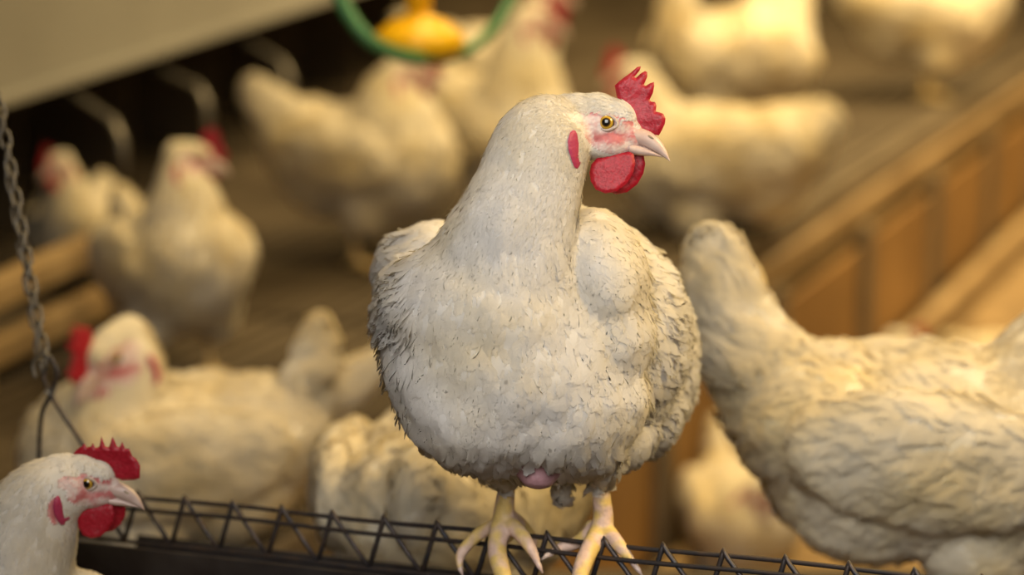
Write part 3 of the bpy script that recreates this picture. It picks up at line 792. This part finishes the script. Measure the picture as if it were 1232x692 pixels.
# trough below
def trough(bm):
    base0 = GP(-2.5)+DROP; base1 = GP(15.5)+DROP
    prof = [(.010, -.004), (.002, -.070), (-.108, -.070), (-.116, -.034), (-.112, -.034), (-.104, -.066), (-.002, -.066), (.006, -.004)]
    A = [bm.verts.new(base0+gside*x+UPZ*z) for x, z in prof]; Bv = [bm.verts.new(base1+gside*x+UPZ*z) for x, z in prof]
    for i in range(len(prof)): bm.faces.new((A[i], A[(i+1) % 8], Bv[(i+1) % 8], Bv[i]))
    bm.faces.new(A[::-1]); bm.faces.new(Bv)
bm = bmesh.new(); trough(bm); bm_obj('trough', bm, M_TROUGH, froot)
for k in (-1.5, 5.5, 15):
    bm = bmesh.new(); q = GP(k)+DROP-gside*.05; top = q+Vector((0, 0, -.072)); add_beam(bm, top, Vector((top.x, top.y, .0)), .03, .012, up=gside); bm_obj('support_post', bm, M_TROUGH, froot)

# chain
cp = P(60, 474, 2.50)
ch0 = P(56, 440, 2.50); ch1 = P(2, 142, 2.50); cdir = (ch1-ch0).normalized()
croot = thing('hanging_chain', 'galvanised chain with wire yoke hanging at the left edge', 'chain', cp)
def link_bm(c, d, nrm, ln=.0105, wd=.0052, r=.0016):
    bm = bmesh.new(); s = d.cross(nrm).normalized(); pts = []
    for k in range(16):
        an = 2*math.pi*k/16; x = math.cos(an); y = math.sin(an)
        pts.append(c+d*(x*wd*.95+math.copysign(ln-wd, x) if abs(x) > .01 else 0)+s*(y*wd))
    add_tube(bm, pts, r, 6, closed=True); return bm
nl = 19; Lc = (ch1-ch0).length*1.12
for i in range(nl):
    c = ch0+cdir*(Lc*(i+.5)/nl); nrm = _f if i % 2 else cdir.cross(_f)
    nrm = (nrm+cdir.cross(nrm)*.5).normalized()
    bm_obj('chain_link', link_bm(c, cdir, nrm, ln=Lc/nl*.66), M_STEEL, croot, sm=True)
for i in range(13):       # the doubled-back tail of the chain
    a = P(52, 452, 2.515); b = P(8, 190, 2.515); dd_ = (b-a).normalized(); c = a+(b-a)*((i+.5)/13); nrm = _f if i % 2 else dd_.cross(_f)
    bm_obj('chain_link', link_bm(c, dd_, nrm, ln=(b-a).length/13*.64, wd=.0042, r=.0013), M_STEEL, croot, sm=True)
bm = bmesh.new(); add_tube(bm, [ch0+cdir*Lc, ch0+cdir*(Lc+.9), Vector(ch0+cdir*(Lc+.9)+Vector((-.02, 0, .9)))], .002, 6); bm_obj('cable', bm, M_STEEL, croot, sm=True)
def dp(l): return [P(*t) for t in l]
bm = bmesh.new(); add_tube(bm, [Vector(v) for v in spline([tuple(p) for p in dp([(43, 455, 2.5), (40, 440, 2.5), (46, 428, 2.498), (58, 428, 2.495), (66, 440, 2.495), (68, 458, 2.495), (62, 474, 2.495), (54, 470, 2.495)])], 4)], .0022, 8); bm_obj('hook', bm, M_STEEL, croot, sm=True)
for l in ([(58, 430, 2.505), (53, 455, 2.505), (60, 476, 2.50), (50, 500, 2.505), (47, 560, 2.52), (50, 606, 2.545)], [(60, 428, 2.49), (70, 450, 2.49), (62, 474, 2.495), (76, 500, 2.49), (100, 536, 2.485), (140, 608, 2.475)]):
    bm = bmesh.new(); add_tube(bm, [Vector(v) for v in spline([tuple(p) for p in dp(l)], 5)], .0023, 8); bm_obj('yoke_wire', bm, M_WIRE, croot, sm=True)

# platform under the feeder, just below the frame
bm = bmesh.new()
for i in range(16): add_beam(bm, (-.95, 2.12+i*.055, -.014), (1.15, 2.12+i*.055, -.014), .042, .028)
for x in (-.9, .1, 1.1): add_beam(bm, (x, 2.08, -.06), (x, 2.97, -.06), .04, .06)
for x in (-.9, 1.1):
    for y in (2.12, 2.92): add_box(bm, (x, y, (LOW-.09)/2), Vector((.02, 0, 0)), Vector((0, .02, 0)), UPZ*((-LOW-.09)/2))
structure(bm_obj('floor', bm, M_SLAT))

bm = bmesh.new(); add_beam(bm, (.22, 2.533, .052), (.98, 2.533, .052), .2, .036)
for x in (.28, .92): add_box(bm, (x, 2.533, .017), Vector((.02, 0, 0)), Vector((0, .05, 0)), Vector((0, 0, .018)))
structure(bm_obj('trim_6', bm, M_WOOD2, bevel=.004))

# ------------------------------------------------------------------ nest bank at the left
nA = P(-30, 136, 4.08); nB = P(372, 0, 5.8)
nB = nA+(Vector((nB.x, nB.y, nA.z))-nA)
nd = (nB-nA).normalized(); ns = Vector((-nd.y, nd.x, 0))       # away to the left
nroot = thing('nest_box', 'long dark nest bank under a grey beige front panel at upper left', 'nest box', nA-Vector((0, 0, nA.z)))
n0 = nA-nd*1.6; n1 = nB+nd*2.6
bm = bmesh.new(); add_beam(bm, n0+Vector((0, 0, .14))+ns*.02, n1+Vector((0, 0, .14))+ns*.02, .02, .28); bm_obj('front_panel', bm, M_PANEL, nroot, bevel=.004)
bm = bmesh.new(); add_beam(bm, n0+Vector((0, 0, .009))-ns*.006, n1+Vector((0, 0, .009))-ns*.006, .03, .02); bm_obj('panel_lip', bm, M_PANEL, nroot, bevel=.003)
bm = bmesh.new(); add_beam(bm, n0+Vector((0, 0, .27))+ns*.45, n1+Vector((0, 0, .27))+ns*.45, .9, .02); bm_obj('roof', bm, M_PANEL, nroot)
bm = bmesh.new(); add_beam(bm, n0+ns*.9-Vector((0, 0, .09)), n1+ns*.9-Vector((0, 0, .09)), .02, .72); bm_obj('back_panel', bm, M_DARK, nroot)
for k in np.arange(-1.4, 4.4, .62):
    q = nA+nd*(k*1.0); bm = bmesh.new(); add_beam(bm, Vector((q.x, q.y, .2))+ns*.42, Vector((q.x, q.y, .2))+ns*.88, .015, .40); bm_obj('partition', bm, M_DARK, nroot)
for l in ([(66, 104, 4.5), (104, 124, 4.4), (136, 146, 4.35), (146, 168, 4.34), (150, 212, 4.34)], [(168, 70, 5.0), (204, 90, 4.9), (238, 104, 4.85), (248, 124, 4.84), (252, 165, 4.84)], [(268, 36, 5.5), (304, 54, 5.4), (338, 74, 5.35), (348, 94, 5.34), (352, 130, 5.34)]):
    bm = bmesh.new(); add_tube(bm, dp(l), .0085, 8); bm_obj('bent_bracket', bm, M_STEEL, nroot, sm=True)
# perch rails in front of the nests
p_ = floor_pt(0, 385, .15); rt = thing('perch_stand', 'yellow-brown wooden perch with two rails standing before the nests at left', 'perch', Vector((p_.x, p_.y, 0)))
for (a, b, z) in (((0, 385), (290, 240), .15), ((0, 455), (345, 283), .05)):
    sh = Vector((-.09, .03, 0)); p0 = floor_pt(*a, z)+sh; p1 = floor_pt(*b, z)+sh; dd_ = (p1-p0).normalized()
    bm = bmesh.new(); add_beam(bm, p0-dd_*.9, p1-dd_*.12, .045, .05); bm_obj('rail', bm, M_WOOD2, rt, bevel=.006)
    for k in (-.7, .1, .8):
        q = p0+dd_*k; bm = bmesh.new(); add_box(bm, Vector((q.x, q.y, (z-.03)/2)), dd_*.016, dd_.cross(UPZ)*.016, UPZ*((z-.02)/2)); bm_obj('leg', bm, M_WOOD2, rt)

# ------------------------------------------------------------------ drinker: yellow bell in a green hose loop
droot = thing('hanging_drinker', 'yellow plastic bell hanging inside a green hose loop at the top', 'drinker', P(503, 60, 3.6))
def lathe(bm, c, prof, seg=28):
    rings = [[bm.verts.new(c+Vector((r*math.cos(2*math.pi*k/seg), r*math.sin(2*math.pi*k/seg), z))) for k in range(seg)] for r, z in prof]
    for i in range(len(rings)-1):
        for k in range(seg): bm.faces.new((rings[i][k], rings[i][(k+1) % seg], rings[i+1][(k+1) % seg], rings[i+1][k]))
c = P(504, 48, 3.6); u_ = 3.6/FPX*1.15
bm = bmesh.new(); lathe(bm, c, [(8*u_, 34*u_), (14*u_, 26*u_), (30*u_, 20*u_), (46*u_, 8*u_), (49*u_, -4*u_), (44*u_, -14*u_), (30*u_, -20*u_), (12*u_, -21*u_), (.001, -21*u_)])
bm_obj('bell', bm, M_YEL, droot, sm=True)
bm = bmesh.new(); lathe(bm, c, [(.001, 95*u_), (13*u_, 95*u_), (15*u_, 60*u_), (13*u_, 30*u_), (8*u_, 24*u_)]); bm_obj('bell_stem', bm, M_YEL, droot, sm=True)
bm = bmesh.new(); q = c+UPZ*(94*u_); add_tube(bm, [q, Vector((q.x, q.y, 2.8))], .002, 6); bm_obj('cord', bm, M_STEEL, droot)
pts = spline([tuple(p) for p in dp([(392, -60, 3.5), (402, -20, 3.5), (420, 18, 3.5), (445, 48, 3.5), (480, 66, 3.52), (520, 71, 3.56), (560, 62, 3.62), (592, 36, 3.68), (614, 0, 3.72), (628, -40, 3.75)])], 5)
bm = bmesh.new(); add_tube(bm, [Vector(v) for v in pts]+[Vector((pts[-1][0], pts[-1][1], 2.8))], [float(x) for x in np.interp(range(len(pts)+1), [0, 20, 30, 46], [.0115, .0105, .0085, .008])], 12)
bm_obj('hose_loop', bm, M_GREEN, droot, sm=True)
bm = bmesh.new(); q = Vector(pts[0]); add_tube(bm, [q, Vector((q.x-.03, q.y, q.z+.2)), Vector((q.x-.05, q.y, 2.8))], .0112, 12); bm_obj('hose', bm, M_GREEN, droot, sm=True)

# ------------------------------------------------------------------ the flock
def fp(px, py, z=0.0): return floor_pt(px, py, z)
def at_depth(px, d, z=0.0):
    """ground spot under column px at view depth d"""
    y = (d+math.sin(TILT)*(z-CAMH))/math.cos(TILT)
    return Vector(((px-616)/FPX*d, y, z))
# near left: only head and neck show
flock_hen('dim white hen in the lower left corner, red serrated comb, looking right', at_depth(-2, 2.36), R(-6), .85, neck=[(.01, 0, .22, .088), (.025, 0, .30, .076), (.045, 0, .355, .060), (.07, 0, .40, .046), (.10, 0, .419, .033)],
          comb='B', voxel=.0026, feathers=9000, seed=2, lowres=False, headscale=1.014, mat=M_FEA, head_pitch=R(1), tail=(0, .7))
# mid left, sitting, facing left towards us
flock_hen('white hen sitting behind the wire grille at left, tail raised, facing left', at_depth(200, 3.27), R(188), 1.02, sit=.105, neck=[(.07, .01, .235, .095), (.06, .02, .28, .068), (.045, .025, .32, .052), (.04, .03, .35, .038), (.045, .03, .362, .028)],
          head_yaw=R(42), head_pitch=R(-18), tail=(R(0), .55), tailsplit=True, voxel=.0035, feathers=3500, seed=3, lowres=False, headscale=1.2)
# standing left
flock_hen('white hen standing upright before the nests at left, looking right', at_depth(212, 4.08), R(-60), .93, neck=[(.085, 0, .26, .084), (.10, 0, .32, .058), (.10, 0, .355, .044), (.105, 0, .375, .034), (.11, 0, .385, .026)],
          head_yaw=R(56), tail=(R(10), .45), seed=4, pitch=R(14))
flock_hen('dim white hen with red comb at the far left edge beside the chain', at_depth(104, 4.85, 0), R(-95), .8, sit=.085, seed=5, feathers=1500, head_yaw=R(-25), tail=(R(10), .1))
flock_hen('white hen below the green hose loop, head turned right', at_depth(440, 5.0), R(-22), 1.06, neck=[(.07, 0, .26, .092), (.06, 0, .31, .066), (.06, 0, .34, .048), (.07, 0, .36, .036), (.08, 0, .37, .028)], tail=(R(-5), .4), head_yaw=R(18), seed=6, feathers=2500)
flock_hen('white hen behind the perched hen with head at the top centre', at_depth(605, 5.3), R(-50), 1.08, neck=[(.06, 0, .27, .095), (.06, 0, .34, .070), (.06, 0, .39, .052), (.07, 0, .42, .036), (.075, 0, .43, .028)], head_yaw=R(48), seed=7, feathers=2000, tail=(R(10), .4))
flock_hen('white hen resting right of the perched hen\'s beak', at_depth(858, 5.35), R(172), 1.16, sit=.075, seed=8, head_yaw=R(-20), feathers=2000, tail=(0, .2),
          neck=[(.115, 0, .245, .088), (.130, 0, .285, .066), (.135, 0, .325, .048), (.14, 0, .35, .034), (.145, 0, .36, .026)])
flock_hen('large white hen in the upper right middle, facing away with raised back', at_depth(880, 6.1), R(50), 1.3, seed=9, feathers=2200, tail=(R(30), .5))
flock_hen('pale white hen farther back between the hose loop and the top centre hen', at_depth(575, 6.4), R(-25), 1.05, seed=19, feathers=1500, tail=(R(5), .3))
flock_hen('white hen at the top right corner facing right', at_depth(1110, 7.4), R(-6), 1.22, seed=10, neck=[(.115, 0, .235, .092), (.155, 0, .275, .062), (.185, 0, .310, .044), (.205, 0, .325, .032), (.215, 0, .33, .026)], tail=(R(25), .5), feathers=1800)
flock_hen('white hen behind the perched hen\'s feet, only its rounded back seen', at_depth(548, 2.84), R(80), 1.0, sit=.02, puffy=1.25, seed=12, feathers=3500, voxel=.0035, neck=[(.115, 0, .22, .088), (.15, 0, .25, .062), (.18, 0, .26, .046), (.21, 0, .25, .03)], head_pitch=R(-30), tail=(R(20), .12))
flock_hen('large white hen at right with tail raised, its head beyond the frame', at_depth(1128, 2.68, .07), R(-4), 1.06, puffy=1.1, seed=13, feathers=5200, voxel=.0035, neck=[(.10, 0, .235, .098), (.125, 0, .285, .080), (.14, 0, .33, .064), (.16, 0, .38, .046), (.17, 0, .40, .030)], tail=(R(14), .72))
flock_hen('small white hen on the litter left of the large right hen', at_depth(890, 4.7, LOW), R(-80), .85, sit=.03, seed=14, feathers=1800, neck=[(.10, 0, .22, .08), (.12, 0, .26, .056), (.135, 0, .29, .040), (.145, 0, .31, .03)], head_pitch=R(-20), tail=(0, .5))
flock_hen('white hen mostly hidden behind the right hen, red comb showing above its back', at_depth(985, 5.4, LOW), R(-30), .95, sit=.05, seed=15, feathers=1500, tail=(0, .3))
flock_hen('blurred white hen resting on the litter at the right edge below the deck', at_depth(1225, 5.9, LOW), R(20), .9, sit=.08, seed=16, feathers=1500, tail=(0, .3), neck=[(.115, 0, .235, .086), (.15, 0, .265, .062), (.175, 0, .285, .044), (.195, 0, .30, .032), (.205, 0, .305, .026)])
